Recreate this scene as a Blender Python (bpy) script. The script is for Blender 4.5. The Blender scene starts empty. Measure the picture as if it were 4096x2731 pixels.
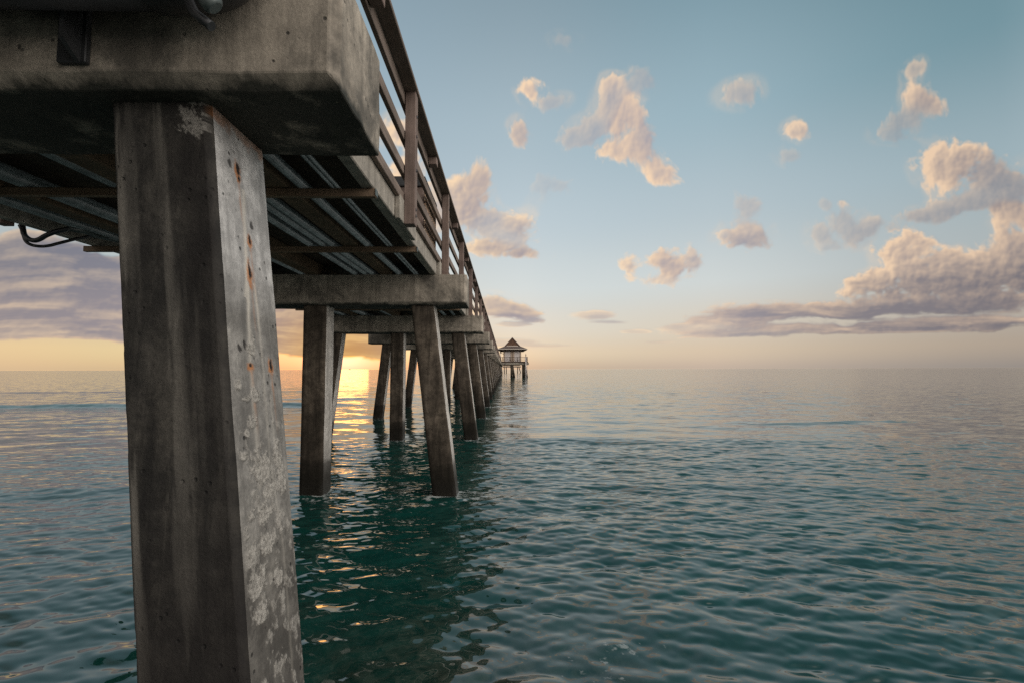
import bpy, bmesh, math, random
import numpy as np
from mathutils import Vector, Matrix
S = bpy.context.scene
COL = S.collection
R = math.radians
EYE = 1.93                                    # camera height above the water (m)

# ------------------------------------------------------------------ camera
p, yw, rl = .0599, .0175, -.0027              # pitch up, yaw right, roll
fw = Vector((math.sin(yw)*math.cos(p), math.cos(yw)*math.cos(p), math.sin(p)))
rt = Vector((math.cos(yw), -math.sin(yw), 0)); up = rt.cross(fw)
rt2 = rt*math.cos(rl)+up*math.sin(rl); up2 = up*math.cos(rl)-rt*math.sin(rl)
cam = bpy.data.objects.new('camera', bpy.data.cameras.new('camera')); COL.objects.link(cam)
cam.data.sensor_width = 36; cam.data.lens = 15.996
cam.data.clip_start = .05; cam.data.clip_end = 40000
M = Matrix((rt2, up2, -fw)).transposed().to_4x4(); M.translation = (0, 0, EYE)
cam.matrix_world = M
S.camera = cam
S.view_settings.view_transform = 'Standard'; S.view_settings.look = 'None'
S.view_settings.exposure = 0; S.view_settings.gamma = 1
S.view_settings.use_curve_mapping = False
S.cycles.max_bounces = 6; S.cycles.diffuse_bounces = 3; S.cycles.glossy_bounces = 4
S.cycles.sample_clamp_indirect = 6; S.cycles.caustics_reflective = True; S.cycles.blur_glossy = .6
S.cycles.use_denoising = False

# ------------------------------------------------------------------ numpy noise
def _hash(ix, iy, seed):
    h = (ix.astype(np.int64)*374761393 + iy.astype(np.int64)*668265263 + seed*1442695041) & 0xffffffff
    h = ((h ^ (h >> 13))*1274126177) & 0xffffffff
    return ((h ^ (h >> 16)) & 0xffff)/65535.
def vn(x, y, seed=0):
    x0 = np.floor(x); y0 = np.floor(y); fx = x-x0; fy = y-y0
    fx = fx*fx*fx*(fx*(fx*6-15)+10); fy = fy*fy*fy*(fy*(fy*6-15)+10)
    a = _hash(x0, y0, seed); b = _hash(x0+1, y0, seed); c = _hash(x0, y0+1, seed); d = _hash(x0+1, y0+1, seed)
    return (a+(b-a)*fx)*(1-fy)+(c+(d-c)*fx)*fy
def fbm(x, y, o=5, seed=0, g=.5):
    s = 0; a = 1; t = 0
    for k in range(o):
        s = s+a*vn(x*2**k+k*17.3, y*2**k-k*9.1, seed+k); t += a; a *= g
    return s/t
def worley(x, y, seed=0):
    x0 = np.floor(x); y0 = np.floor(y); best = np.full(x.shape, 9.)
    for i in (-1, 0, 1):
        for j in (-1, 0, 1):
            cx = x0+i; cy = y0+j
            d = (cx+_hash(cx, cy, seed)-x)**2+(cy+_hash(cx, cy, seed+91)-y)**2
            best = np.minimum(best, d)
    return np.sqrt(best)
def puffs(x, y, seed=0):
    return 1-(worley(x, y, seed)*.55+worley(x*2.1+5, y*2.1, seed+7)*.28+worley(x*4.4, y*4.4+3, seed+13)*.17)
def sm(a, b, x):
    t = np.clip((x-a)/(b-a), 0, 1); return t*t*(3-2*t)
def lin(c):
    c = np.asarray(c, float)/255.
    return np.where(c <= .04045, c/12.92, ((c+.055)/1.055)**2.4)

# ------------------------------------------------------------------ sky
SUN_AZ, SUN_EL = -19.4, 1.5
# clouds: place on the plane one unit ahead (x/y, z/y), radii, turn, cover, brightness
CLOUDS = [(0.0528,0.6356,0.0258,0.0298,-25,0.95,0.95),
(0.1072,0.6052,0.0318,0.0179,-20,0.35,0.45),
(0.0227,0.5332,0.0256,0.0296,0,0.75,0.42),
(0.1384,0.7503,0.0301,0.018,0,0.2,0.6),
(0.2395,0.6011,0.0399,0.0449,20,0.65,0.5),
(0.2855,0.5482,0.0498,0.0418,0,0.9,0.85),
(0.3275,0.5097,0.0318,0.0438,0,0.75,0.5),
(0.2794,0.487,0.0575,0.0298,0,0.9,0.85),
(0.2442,0.6444,0.024,0.022,0,0.75,0.9),
(0.181,0.5393,0.0575,0.0317,-25,0.5,0.4),
(0.1511,0.5188,0.0346,0.0178,0,0.4,0.5),
(0.3204,0.6513,0.0321,0.0321,0,0.35,0.35),
(0.3578,0.4368,0.0456,0.0268,-15,0.85,0.9),
(0.5484,0.6345,0.0444,0.0273,-10,0.5,0.6),
(0.6763,0.5446,0.0272,0.0212,0,0.75,0.9),
(0.6537,0.4831,0.0332,0.0181,0,0.3,0.5),
(0.9582,0.6902,0.0308,0.0164,-40,0.55,0.75),
(0.9777,0.6193,0.0409,0.0328,-20,0.8,0.78),
(0.9259,0.5701,0.0693,0.0285,-25,0.42,0.42),
(0.9034,0.5317,0.0366,0.0183,0,0.3,0.35),
(1.0264,0.4626,0.0528,0.0467,0,1,0.97),
(1.0847,0.4989,0.0408,0.0347,0,0.9,0.9),
(1.1272,0.4477,0.0611,0.0509,0,0.7,0.45),
(1.1698,0.402,0.0509,0.0407,0,0.6,0.35),
(0.974,0.3485,0.0857,0.0202,-10,0.55,0.33),
(1.0917,0.3732,0.0861,0.0243,-10,0.55,0.38),
(1.171,0.3461,0.0487,0.0264,0,0.95,0.85),
(0.903,0.2479,0.052,0.04,0,1,0.97),
(0.9493,0.27,0.0451,0.0341,0,1,0.95),
(0.8156,0.1952,0.0745,0.0219,-12,0.85,0.72),
(1.0268,0.2252,0.1153,0.0301,-12,0.95,0.72),
(1.1505,0.2704,0.0757,0.0384,-12,1,0.66),
(1.0043,0.1854,0.1999,0.028,-8,1,0.36),
(1.197,0.2154,0.0907,0.0403,-8,1,0.3),
(0.8717,0.1291,0.3074,0.0188,-2,0.92,0.24),
(0.5754,0.1214,0.1472,0.0167,0,0.85,0.38),
(0.4771,0.1069,0.0879,0.0107,0,0.75,0.5),
(0.939,0.0918,0.3372,0.0139,-1,0.88,0.26),
(0.5445,0.0776,0.1271,0.0078,0,0.7,0.5),
(0.4279,0.0923,0.0682,0.0068,0,0.5,0.6),
(1.0921,0.1508,0.13,0.028,-4,0.95,0.38),
(-0.0949,0.4066,0.0351,0.0214,0,0.85,0.9),
(-0.0559,0.4348,0.0254,0.0332,0,0.85,0.5),
(-0.0704,0.3768,0.0438,0.0507,0,0.85,0.62),
(-0.0266,0.3323,0.0487,0.037,0,0.6,0.5),
(0.0435,0.3226,0.0331,0.0331,-20,0.75,0.8),
(-0.0266,0.2681,0.0679,0.0174,0,0.85,0.75),
(0.0413,0.2525,0.0447,0.0126,0,0.85,0.6),
(0.0269,0.2928,0.0389,0.0272,0,0.5,0.65),
(-0.1433,0.3666,0.0486,0.0486,0,0.7,0.8),
(-0.2404,0.5365,0.0332,0.0352,0,0.95,1),
(-0.2168,0.4361,0.0438,0.0584,0,0.9,1),
(-0.1718,0.2973,0.0483,0.0386,0,0.6,0.9),
(0.2749,0.2341,0.0215,0.0274,0,0.75,0.9),
(0.3437,0.249,0.0333,0.0235,0,0.85,0.6),
(0.3646,0.2175,0.0392,0.0274,0,0.85,0.7),
(0.4141,0.2373,0.0236,0.0295,0,0.7,0.5),
(0.3524,0.1978,0.0352,0.0098,0,0.6,0.85),
(0.5343,0.359,0.0318,0.0358,0,0.42,0.4),
(0.5379,0.2891,0.0475,0.0297,0,0.75,0.42),
(0.5475,0.309,0.0198,0.0139,0,0.7,0.85),
(0.4927,0.2989,0.0138,0.0089,0,0.55,0.85),
(0.7773,0.3297,0.038,0.033,20,0.42,0.4),
(0.8212,0.3078,0.052,0.02,-20,0.5,0.42),
(0.7112,0.3035,0.0349,0.0239,0,0.42,0.5),
(0.7701,0.37,0.012,0.01,0,0.6,0.85),
(0.7241,0.3698,0.02,0.013,0,0.3,0.4),
(0.7298,0.2735,0.0418,0.01,0,0.3,0.7),
(0.0071,0.1218,0.0539,0.0183,0,0.85,0.5),
(-0.0266,0.1412,0.0346,0.0173,0,0.8,0.65),
(0.0523,0.1063,0.0443,0.0087,0,0.7,0.5),
(0.0214,0.0966,0.0384,0.0048,0,0.5,0.4),
(0.2049,0.1168,0.0445,0.0126,0,0.6,0.7),
(0.2338,0.1022,0.0697,0.0048,0,0.5,0.5),
(0.2867,0.0828,0.0242,0.0039,0,0.4,0.5),
(0.3744,0.0943,0.0292,0.0058,0,0.5,0.6),
(0.0213,0.0601,0.0719,0.0067,0,0.4,0.45),
(0.1029,0.0513,0.0673,0.0038,0,0.35,0.42),
(0.3298,0.0586,0.0388,0.0029,0,0.3,0.5),
(0.091,0.4175,0.0295,0.0295,0,0.2,0.4),
(0.1302,0.4056,0.0393,0.0167,0,0.25,0.5),
(-1.0451,0.2613,0.187,0.0355,0,0.95,0.22),
(-0.9405,0.2325,0.178,0.0375,3,0.95,0.27),
(-1.0402,0.1796,0.1954,0.0372,0,0.95,0.42),
(-0.8988,0.1509,0.1961,0.0392,4,0.95,0.42),
(-0.9988,0.1081,0.2506,0.0278,2,0.95,0.4),
(-0.9324,0.0825,0.2136,0.0111,3,0.8,0.45),
(-0.6738,0.1509,0.3576,0.0659,0,0.9,0.38),
(-0.4742,0.1029,0.1229,0.0586,0,0.95,0.45),
(-0.3408,0.0626,0.1421,0.0284,0,1,0.5),
(-0.4445,0.0504,0.1226,0.016,0,0.9,0.5),
(-0.1889,0.0595,0.1238,0.0209,0,0.85,0.5),
(-0.3026,0.0453,0.0853,0.0104,0,0.9,0.45)]
# what the Nishita sky already gives (strength .05), so that the two together reach the evening colours
NAZ = [-180, -110, -75, -48, -34, -27, -19, -12, -5, 3, 25, 49, 110, 180]
NEL = [-90, 1, 3, 5, 7, 10, 14, 18, 28, 42, 62, 90]
NIS = [[[0.038,0.014,0.0],[0.068,0.031,0.002],[0.098,0.068,0.017],[0.095,0.083,0.036],[0.087,0.086,0.05],[0.073,0.081,0.061],[0.059,0.071,0.063],[0.049,0.061,0.06],[0.033,0.043,0.049],[0.021,0.029,0.035],[0.013,0.019,0.024],[0.01,0.014,0.019]],[[0.031,0.013,0.0],[0.053,0.027,0.002],[0.066,0.048,0.014],[0.061,0.055,0.027],[0.054,0.054,0.034],[0.044,0.05,0.038],[0.035,0.042,0.039],[0.029,0.037,0.037],[0.021,0.027,0.031],[0.015,0.021,0.025],[0.012,0.016,0.021],[0.01,0.015,0.019]],[[0.067,0.026,0.0],[0.093,0.047,0.005],[0.108,0.077,0.022],[0.095,0.083,0.04],[0.083,0.08,0.049],[0.066,0.071,0.054],[0.051,0.059,0.054],[0.042,0.051,0.05],[0.028,0.036,0.04],[0.019,0.025,0.03],[0.013,0.018,0.022],[0.011,0.015,0.019]],[[0.232,0.078,0.0],[0.267,0.11,0.007],[0.249,0.142,0.033],[0.205,0.142,0.058],[0.169,0.131,0.071],[0.13,0.112,0.076],[0.097,0.091,0.074],[0.075,0.075,0.068],[0.044,0.049,0.053],[0.025,0.031,0.037],[0.015,0.02,0.025],[0.011,0.015,0.019]],[[0.691,0.209,0.0],[0.703,0.242,0.005],[0.608,0.272,0.041],[0.465,0.242,0.068],[0.357,0.207,0.081],[0.26,0.167,0.086],[0.17,0.124,0.083],[0.117,0.096,0.075],[0.056,0.057,0.057],[0.028,0.034,0.04],[0.015,0.02,0.026],[0.011,0.015,0.019]],[[1.279,0.378,0.0],[1.286,0.414,0.003],[1.005,0.403,0.045],[0.748,0.346,0.073],[0.559,0.287,0.087],[0.377,0.214,0.092],[0.227,0.147,0.086],[0.147,0.108,0.078],[0.062,0.06,0.059],[0.029,0.035,0.04],[0.015,0.021,0.026],[0.011,0.015,0.019]],[[1.746,0.483,0.0],[1.69,0.537,0.001],[1.297,0.508,0.051],[0.98,0.426,0.076],[0.686,0.335,0.091],[0.447,0.242,0.094],[0.263,0.162,0.088],[0.16,0.114,0.079],[0.064,0.061,0.059],[0.03,0.035,0.041],[0.015,0.021,0.026],[0.011,0.015,0.019]],[[1.212,0.366,0.0],[1.201,0.385,0.004],[0.943,0.383,0.045],[0.717,0.333,0.073],[0.54,0.278,0.086],[0.362,0.208,0.091],[0.223,0.146,0.086],[0.144,0.107,0.078],[0.061,0.06,0.058],[0.029,0.035,0.04],[0.015,0.02,0.026],[0.011,0.015,0.019]],[[0.64,0.194,0.0],[0.629,0.221,0.006],[0.565,0.253,0.041],[0.44,0.234,0.067],[0.344,0.203,0.08],[0.243,0.161,0.086],[0.163,0.121,0.082],[0.113,0.094,0.075],[0.056,0.057,0.057],[0.028,0.034,0.04],[0.015,0.02,0.025],[0.011,0.015,0.019]],[[0.332,0.111,0.0],[0.386,0.144,0.006],[0.327,0.171,0.037],[0.267,0.166,0.062],[0.215,0.151,0.074],[0.16,0.126,0.08],[0.116,0.101,0.077],[0.087,0.082,0.071],[0.048,0.052,0.054],[0.026,0.033,0.038],[0.015,0.02,0.025],[0.011,0.015,0.019]],[[0.098,0.036,0.0],[0.126,0.06,0.005],[0.137,0.093,0.028],[0.121,0.099,0.046],[0.103,0.095,0.057],[0.081,0.083,0.062],[0.063,0.069,0.061],[0.05,0.058,0.057],[0.033,0.041,0.045],[0.021,0.028,0.033],[0.014,0.018,0.023],[0.011,0.015,0.019]],[[0.048,0.019,0.001],[0.072,0.037,0.004],[0.083,0.06,0.018],[0.075,0.066,0.032],[0.065,0.065,0.04],[0.053,0.058,0.045],[0.042,0.05,0.045],[0.034,0.042,0.042],[0.024,0.031,0.035],[0.017,0.022,0.027],[0.012,0.017,0.021],[0.011,0.015,0.019]],[[0.032,0.013,0.0],[0.062,0.028,0.002],[0.08,0.055,0.014],[0.078,0.067,0.03],[0.069,0.069,0.041],[0.058,0.064,0.048],[0.046,0.056,0.05],[0.038,0.048,0.048],[0.026,0.035,0.039],[0.018,0.024,0.03],[0.012,0.017,0.022],[0.01,0.015,0.019]],[[0.031,0.014,0.0],[0.059,0.028,0.001],[0.099,0.071,0.018],[0.097,0.086,0.036],[0.089,0.09,0.05],[0.074,0.085,0.063],[0.058,0.073,0.065],[0.047,0.062,0.062],[0.031,0.043,0.049],[0.021,0.029,0.035],[0.013,0.018,0.024],[0.01,0.014,0.019]]]
def table(tab, kaz, kel, AZ, EL, s=.5):
    K = np.array(tab)
    fi = np.interp(AZ, kaz, np.arange(len(kaz))); fe = np.interp(EL, kel, np.arange(len(kel)))
    i0 = np.minimum(fi.astype(int), len(kaz)-2); e0 = np.minimum(fe.astype(int), len(kel)-2)
    a = (fi-i0); b = (fe-e0); a = (a*a*(3-2*a)*s+a*(1-s))[..., None]; b = (b*b*(3-2*b)*s*.6+b*(1-s*.6))[..., None]
    return (K[i0, e0]*(1-a)+K[i0+1, e0]*a)*(1-b)+(K[i0, e0+1]*(1-a)+K[i0+1, e0+1]*a)*b
def sky_arrays(W=6144, Hh=3072):
    ds = .0011
    s = np.arange(-1.45, 1.5, ds); t = np.arange(-.01, 1.02, ds)
    Sg, T = np.meshgrid(s, t)
    lx = Sg*9; ly = np.log(T.clip(0)+.16)*4.4
    wx = fbm(lx*.7, ly*.7, 5, 11)-.5; wy = fbm(lx*.7, ly*.7, 5, 31)-.5
    f1 = fbm(lx*1.5+wx*1.6, ly*1.5+wy*1.6, 7, 3, .55)
    n1 = .52*puffs(lx*2.3+wx*1.3, ly*2.3+wy*1.3, 5)+.48*f1+.02
    n2 = fbm(lx*7+wx*4, ly*7+wy*4, 5, 57, .6)
    strat = np.maximum(sm(.165, .115, T), sm(-.5, -.62, Sg)*sm(.36, .30, T))
    ns = fbm(lx*.75+wx*1.2, ly*3.4+wy*1.6, 6, 23, .55)
    n1 = n1*(1-strat)+(.5+(ns-.5)*1.5)*strat; n2 = n2*(1-.6*strat)+.5*.6*strat
    keep = np.ones_like(Sg); lw = np.zeros_like(Sg); lsum = np.zeros_like(Sg); ow = np.zeros_like(Sg)
    for (cs, ct, rs, rtt, rot, al, li) in CLOUDS:
        m = 2.4*max(rs, rtt)
        i0, i1 = np.searchsorted(s, [cs-m, cs+m]); j0, j1 = np.searchsorted(t, [ct-m, ct+m])
        if i1 <= i0 or j1 <= j0: continue
        sl = (slice(j0, j1), slice(i0, i1))
        a = R(-rot); k = min(rs, rtt)
        dx = Sg[sl]-cs+wx[sl]*min(k, .04)*2.2; dy = T[sl]-ct+wy[sl]*min(k, .04)*1.6
        u = (dx*math.cos(a)+dy*math.sin(a))/rs; v = (-dx*math.sin(a)+dy*math.cos(a))/rtt
        q = np.sqrt(u*u+v*v)
        g = np.exp(-.85*q*q)*(1-sm(1.5, 2.3, q))
        keep[sl] *= 1-.97*g
        w = (g**2)*(.15+al); lw[sl] += w*li; ow[sl] += w*al; lsum[sl] += w
    G = 1-keep
    L = lw/np.maximum(lsum, 1e-4); O = ow/np.maximum(lsum, 1e-4)
    D = G*(1.25+.2*strat)+(n1-.5)*(1.75-.25*strat)+(n2-.5)*.62-.47+.04*strat
    D = D*sm(.03, .25, G)-(1-sm(.03, .25, G))*.2
    A = sm(-.06, .74-.34*O, D)*np.clip(O*1.2, 0, 1)**1.1
    A = np.maximum(A, .26*sm(.46, .74, f1)*sm(.015, .20, G)*np.clip(O*1.4, 0, 1)*(1-strat))
    dens = np.clip(D, 0, 1.0)
    Ls = np.zeros_like(D)
    for k in range(1, 9):
        q = int((2.2*k+k*k*.35)*1.18)
        Ls += np.roll(np.roll(dens, int(q*.8), axis=1), -int(q*.45), axis=0)
    lit = np.exp(-Ls*.30)
    f = n1*.9+n2*.45
    f = (f+np.roll(f, 2, 0)+np.roll(f, 2, 1)+np.roll(f, -2, 0)+np.roll(f, -2, 1))/5
    gx = np.gradient(f, axis=1); gy = np.gradient(f, axis=0)
    f3 = puffs(lx*3.1+wx*1.0, ly*3.1+wy*1.0, 5)*.8+f1*.3
    for _ in range(3): f3 = (f3+np.roll(f3, 2, 0)+np.roll(f3, 2, 1)+np.roll(f3, -2, 0)+np.roll(f3, -2, 1))/5
    hx = np.gradient(f3, axis=1); hy = np.gradient(f3, axis=0)
    rel = np.clip((hx*.75-hy*.65)*26+(gx*.75-gy*.65)*8, -1, 1)
    br = .07+.74*L+.62*(lit-.42)+(.30-.18*strat)*rel*(.3+.7*L)+(.70+.25*strat)*(n1-.52)+.30*(n2-.5)+.30*(.45-np.clip(D, 0, 1))*L
    # ---- equirectangular map
    az = (np.arange(W)+.5)/W*360-90; az = (az+180) % 360-180
    el = (np.arange(Hh)+.5)/Hh*180-90
    AZ, EL = np.meshgrid(az, el)
    kaz = [-180, -120, -75, -48, -19, 2, 25, 49, 72, 98, 128, 180]
    kel = [-90, 0, 2, 5, 10, 18, 28, 42, 62, 90]
    tab = {-48: [(228,196,150),(232,204,158),(212,196,172),(182,190,190),(160,180,188),(140,165,175),(124,150,163),(105,135,148),(90,118,132)],
           -19: [(255,210,135),(255,226,165),(240,212,172),(212,212,202),(184,197,206),(162,182,194),(136,158,171),(112,140,154),(90,118,132)],
           2:   [(228,196,158),(238,214,182),(229,219,203),(213,219,218),(190,204,211),(168,187,197),(133,155,167),(106,134,147),(86,114,128)],
           25:  [(204,184,162),(214,196,172),(216,206,190),(207,213,212),(181,196,203),(155,180,191),(118,148,161),(95,127,140),(86,114,128)],
           49:  [(160,149,137),(174,161,146),(180,173,163),(173,181,182),(156,176,184),(117,149,160),(87,120,132),(84,114,128),(86,114,128)]}
    tl = {k: [lin(tab[k][0])]+[lin(c) for c in tab[k]] for k in tab}
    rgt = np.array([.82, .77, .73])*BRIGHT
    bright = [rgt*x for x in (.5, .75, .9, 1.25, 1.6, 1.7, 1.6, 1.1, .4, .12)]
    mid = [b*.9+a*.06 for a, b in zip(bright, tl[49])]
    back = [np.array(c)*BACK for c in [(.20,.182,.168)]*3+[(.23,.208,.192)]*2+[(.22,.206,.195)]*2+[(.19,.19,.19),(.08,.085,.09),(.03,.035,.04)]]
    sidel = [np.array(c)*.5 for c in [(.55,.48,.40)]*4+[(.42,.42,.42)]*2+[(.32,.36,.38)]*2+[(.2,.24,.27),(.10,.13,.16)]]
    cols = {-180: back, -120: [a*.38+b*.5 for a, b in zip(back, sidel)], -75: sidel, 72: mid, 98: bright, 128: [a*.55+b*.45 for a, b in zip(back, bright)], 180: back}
    cols.update(tl)
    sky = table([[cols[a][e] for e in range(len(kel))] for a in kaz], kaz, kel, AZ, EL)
    sky = np.maximum(sky-table(NIS, NAZ, NEL, AZ, EL)*(EL > 0)[..., None], .004)
    dA = (AZ-SUN_AZ); dE = EL-.9
    sky += np.exp(-(dA**2/(2*2.2**2)+dE**2/(2*1.1**2)))[..., None]*np.array([.3, .38, .30])
    # ---- the clouds, and in alpha how much clear sky still shows
    ok = (np.abs(AZ) < 55) & (EL > -.5) & (EL < 46)
    jj, ii = np.nonzero(ok)
    azk = AZ[jj, ii]; elk = EL[jj, ii]
    ta = np.tan(np.radians(azk)); te = np.tan(np.radians(elk))/np.cos(np.radians(azk))
    xs = np.clip((ta-s[0])/ds, 0, len(s)-2.01); ys = np.clip((te-t[0])/ds, 0, len(t)-2.01)
    x0 = xs.astype(int); y0 = ys.astype(int); fx = xs-x0; fy = ys-y0
    def samp(G): return (G[y0, x0]*(1-fx)+G[y0, x0+1]*fx)*(1-fy)+(G[y0+1, x0]*(1-fx)+G[y0+1, x0+1]*fx)*fy
    al = (samp(A)*sm(-.2, .4, elk)*.97)[:, None]; bb = np.clip(samp(br), 0, 1)[:, None]
    dist = np.sqrt((azk-SUN_AZ)**2+((elk-1)*1.3)**2)
    wn = np.exp(-(dist/9.)**2)[:, None]; wf = np.exp(-(dist/34.)**2)[:, None]
    sh = lin((166, 158, 162))*(1-wf)+lin((156, 145, 147))*wf; sh = sh*(1-.22*np.clip((azk-18)/20, 0, 1)*sm(12, 7, elk))[:, None]*np.array([1, 1.02, 1.07]); sh = sh*(1-wn)+lin((200, 150, 92))*wn
    hi = lin((246, 214, 182))*(1-wf)+lin((252, 222, 182))*wf; hi = hi*(1-wn)+lin((255, 208, 130))*wn
    dk = np.clip((azk-22)/30, 0, 1)[:, None]*.40+np.clip((-azk-30)/18, 0, 1)[:, None]*.22
    sh = sh*(1-dk); hi = hi*(1-dk*.3)
    slate = (np.clip((-azk-26)/14, 0, 1)*sm(4., 11., elk))[:, None]; sh = sh*(1-slate*np.array([.30, .22, .14])); hi = hi*(1-slate*np.array([.10, .06, .0]))
    cc = sh+(hi-sh)*bb**1.2
    sky[jj, ii] = sky[jj, ii]*(1-al)+cc*al
    px = np.ones((Hh, W, 4), np.float32); px[..., :3] = sky; px[jj, ii, 3] = 1-al[:, 0]
    return px
BRIGHT, BACK = 4.0, 4.8  # unseen sky right and behind raised as fill light for pile and cap faces
def build_sky():
    px = sky_arrays().astype(np.float32); out = []
    c = px[::3, ::3, 3:]; cov = np.concatenate([c, c, c, np.ones_like(c)], 2)
    px[..., 3] = 1
    for nm, a in (('evening_sky', px), ('clear_sky_share', cov)):
        img = bpy.data.images.new(nm, a.shape[1], a.shape[0], float_buffer=True)
        img.colorspace_settings.name = 'Non-Color' if nm != 'evening_sky' else img.colorspace_settings.name
        img.pixels.foreach_set(np.ascontiguousarray(a, np.float32).ravel()); img.update(); img.pack(); out.append(img)
    return out
world = bpy.data.worlds.new('World'); S.world = world; world.use_nodes = True
wt = world.node_tree; wt.nodes.clear()
wo = wt.nodes.new('ShaderNodeOutputWorld'); add = wt.nodes.new('ShaderNodeAddShader')
b1 = wt.nodes.new('ShaderNodeBackground'); b2 = wt.nodes.new('ShaderNodeBackground')
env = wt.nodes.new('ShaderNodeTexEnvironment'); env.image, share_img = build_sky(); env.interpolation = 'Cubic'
nis = wt.nodes.new('ShaderNodeTexSky'); nis.sky_type = 'NISHITA'; nis.sun_disc = False
nis.sun_elevation = R(SUN_EL); nis.sun_rotation = R(SUN_AZ)
b2.inputs['Strength'].default_value = .05; b1.inputs['Strength'].default_value = 1
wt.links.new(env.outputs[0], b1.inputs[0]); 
shr = wt.nodes.new('ShaderNodeTexEnvironment'); shr.image = share_img
ms = wt.nodes.new('ShaderNodeMix'); ms.data_type = 'RGBA'; ms.blend_type = 'MULTIPLY'; ms.inputs[0].default_value = 1
wt.links.new(nis.outputs[0], ms.inputs[6]); wt.links.new(shr.outputs[0], ms.inputs[7]); wt.links.new(ms.outputs[2], b2.inputs[0])
wt.links.new(b1.outputs[0], add.inputs[0]); wt.links.new(b2.outputs[0], add.inputs[1])
wt.links.new(add.outputs[0], wo.inputs[0])
world.cycles.sampling_method = 'MANUAL'; world.cycles.sample_map_resolution = 1024

sl = bpy.data.lights.new('sun', 'SUN'); sl.energy = .03; sl.angle = R(6); sl.color = (1, .45, .12)
sun = bpy.data.objects.new('sun', sl); COL.objects.link(sun)
sd = Vector((math.sin(R(SUN_AZ))*math.cos(R(SUN_EL)), math.cos(R(SUN_AZ))*math.cos(R(SUN_EL)), math.sin(R(SUN_EL))))
sun.rotation_euler = sd.to_track_quat('Z', 'Y').to_euler()

# ------------------------------------------------------------------ materials
def mat(name):
    m = bpy.data.materials.new(name); m.use_nodes = True
    return m, m.node_tree, m.node_tree.nodes['Principled BSDF']
class N:
    def __init__(s, nt): s.nt = nt
    def new(s, t, **k):
        n = s.nt.nodes.new(t)
        for a, v in k.items(): setattr(n, a, v)
        return n
    def link(s, a, b): s.nt.links.new(a, b)
    def vec(s, scale=(1, 1, 1), rnd=True):
        tc = s.new('ShaderNodeTexCoord'); mp = s.new('ShaderNodeMapping')
        if rnd:
            oi = s.new('ShaderNodeObjectInfo'); mu = s.new('ShaderNodeVectorMath', operation='SCALE'); mu.inputs[0].default_value = (37, 51, 43)
            s.link(oi.outputs['Random'], mu.inputs['Scale']); ad = s.new('ShaderNodeVectorMath', operation='ADD')
            s.link(tc.outputs['Object'], ad.inputs[0]); s.link(mu.outputs[0], ad.inputs[1]); s.link(ad.outputs[0], mp.inputs[0])
        else: s.link(tc.outputs['Object'], mp.inputs[0])
        mp.inputs['Scale'].default_value = scale
        return mp.outputs[0]
    def noise(s, v, sc, d=6, r=.6, dist=0):
        n = s.new('ShaderNodeTexNoise'); s.link(v, n.inputs['Vector'])
        n.inputs['Scale'].default_value = sc; n.inputs['Detail'].default_value = d; n.inputs['Roughness'].default_value = r; n.inputs['Distortion'].default_value = dist
        return n.outputs['Fac']
    def ramp(s, f, stops):
        r = s.new('ShaderNodeValToRGB'); s.link(f, r.inputs[0])
        e = r.color_ramp.elements
        while len(e) < len(stops): e.new(.5)
        for q, (pos, c) in zip(e, stops):
            q.position = pos; q.color = (*(c if isinstance(c, tuple) else (c, c, c)), 1)
        return r.outputs[0]
    def mix(s, f, a, b, mode='MIX'):
        m = s.new('ShaderNodeMix', data_type='RGBA', blend_type=mode)
        for sock, v in ((m.inputs[0], f), (m.inputs[6], a), (m.inputs[7], b)):
            if hasattr(v, 'links'): s.link(v, sock)
            elif isinstance(v, (int, float)): sock.default_value = v
            else: sock.default_value = (*v, 1)
        return m.outputs[2]
    def math(s, op, a, b=None, c=None):
        m = s.new('ShaderNodeMath', operation=op)
        for i, v in enumerate((a, b, c)):
            if v is None: continue
            if hasattr(v, 'links'): s.link(v, m.inputs[i])
            else: m.inputs[i].default_value = v
        return m.outputs[0]
    def bump(s, h, strength, dist, nrm=None):
        b = s.new('ShaderNodeBump'); b.inputs['Strength'].default_value = strength; b.inputs['Distance'].default_value = dist
        s.link(h, b.inputs['Height'])
        if nrm is not None: s.link(nrm, b.inputs['Normal'])
        return b.outputs[0]
    def worldz(s):
        g = s.new('ShaderNodeNewGeometry'); x = s.new('ShaderNodeSeparateXYZ'); s.link(g.outputs['Position'], x.inputs[0]); return x.outputs['Z']

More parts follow.
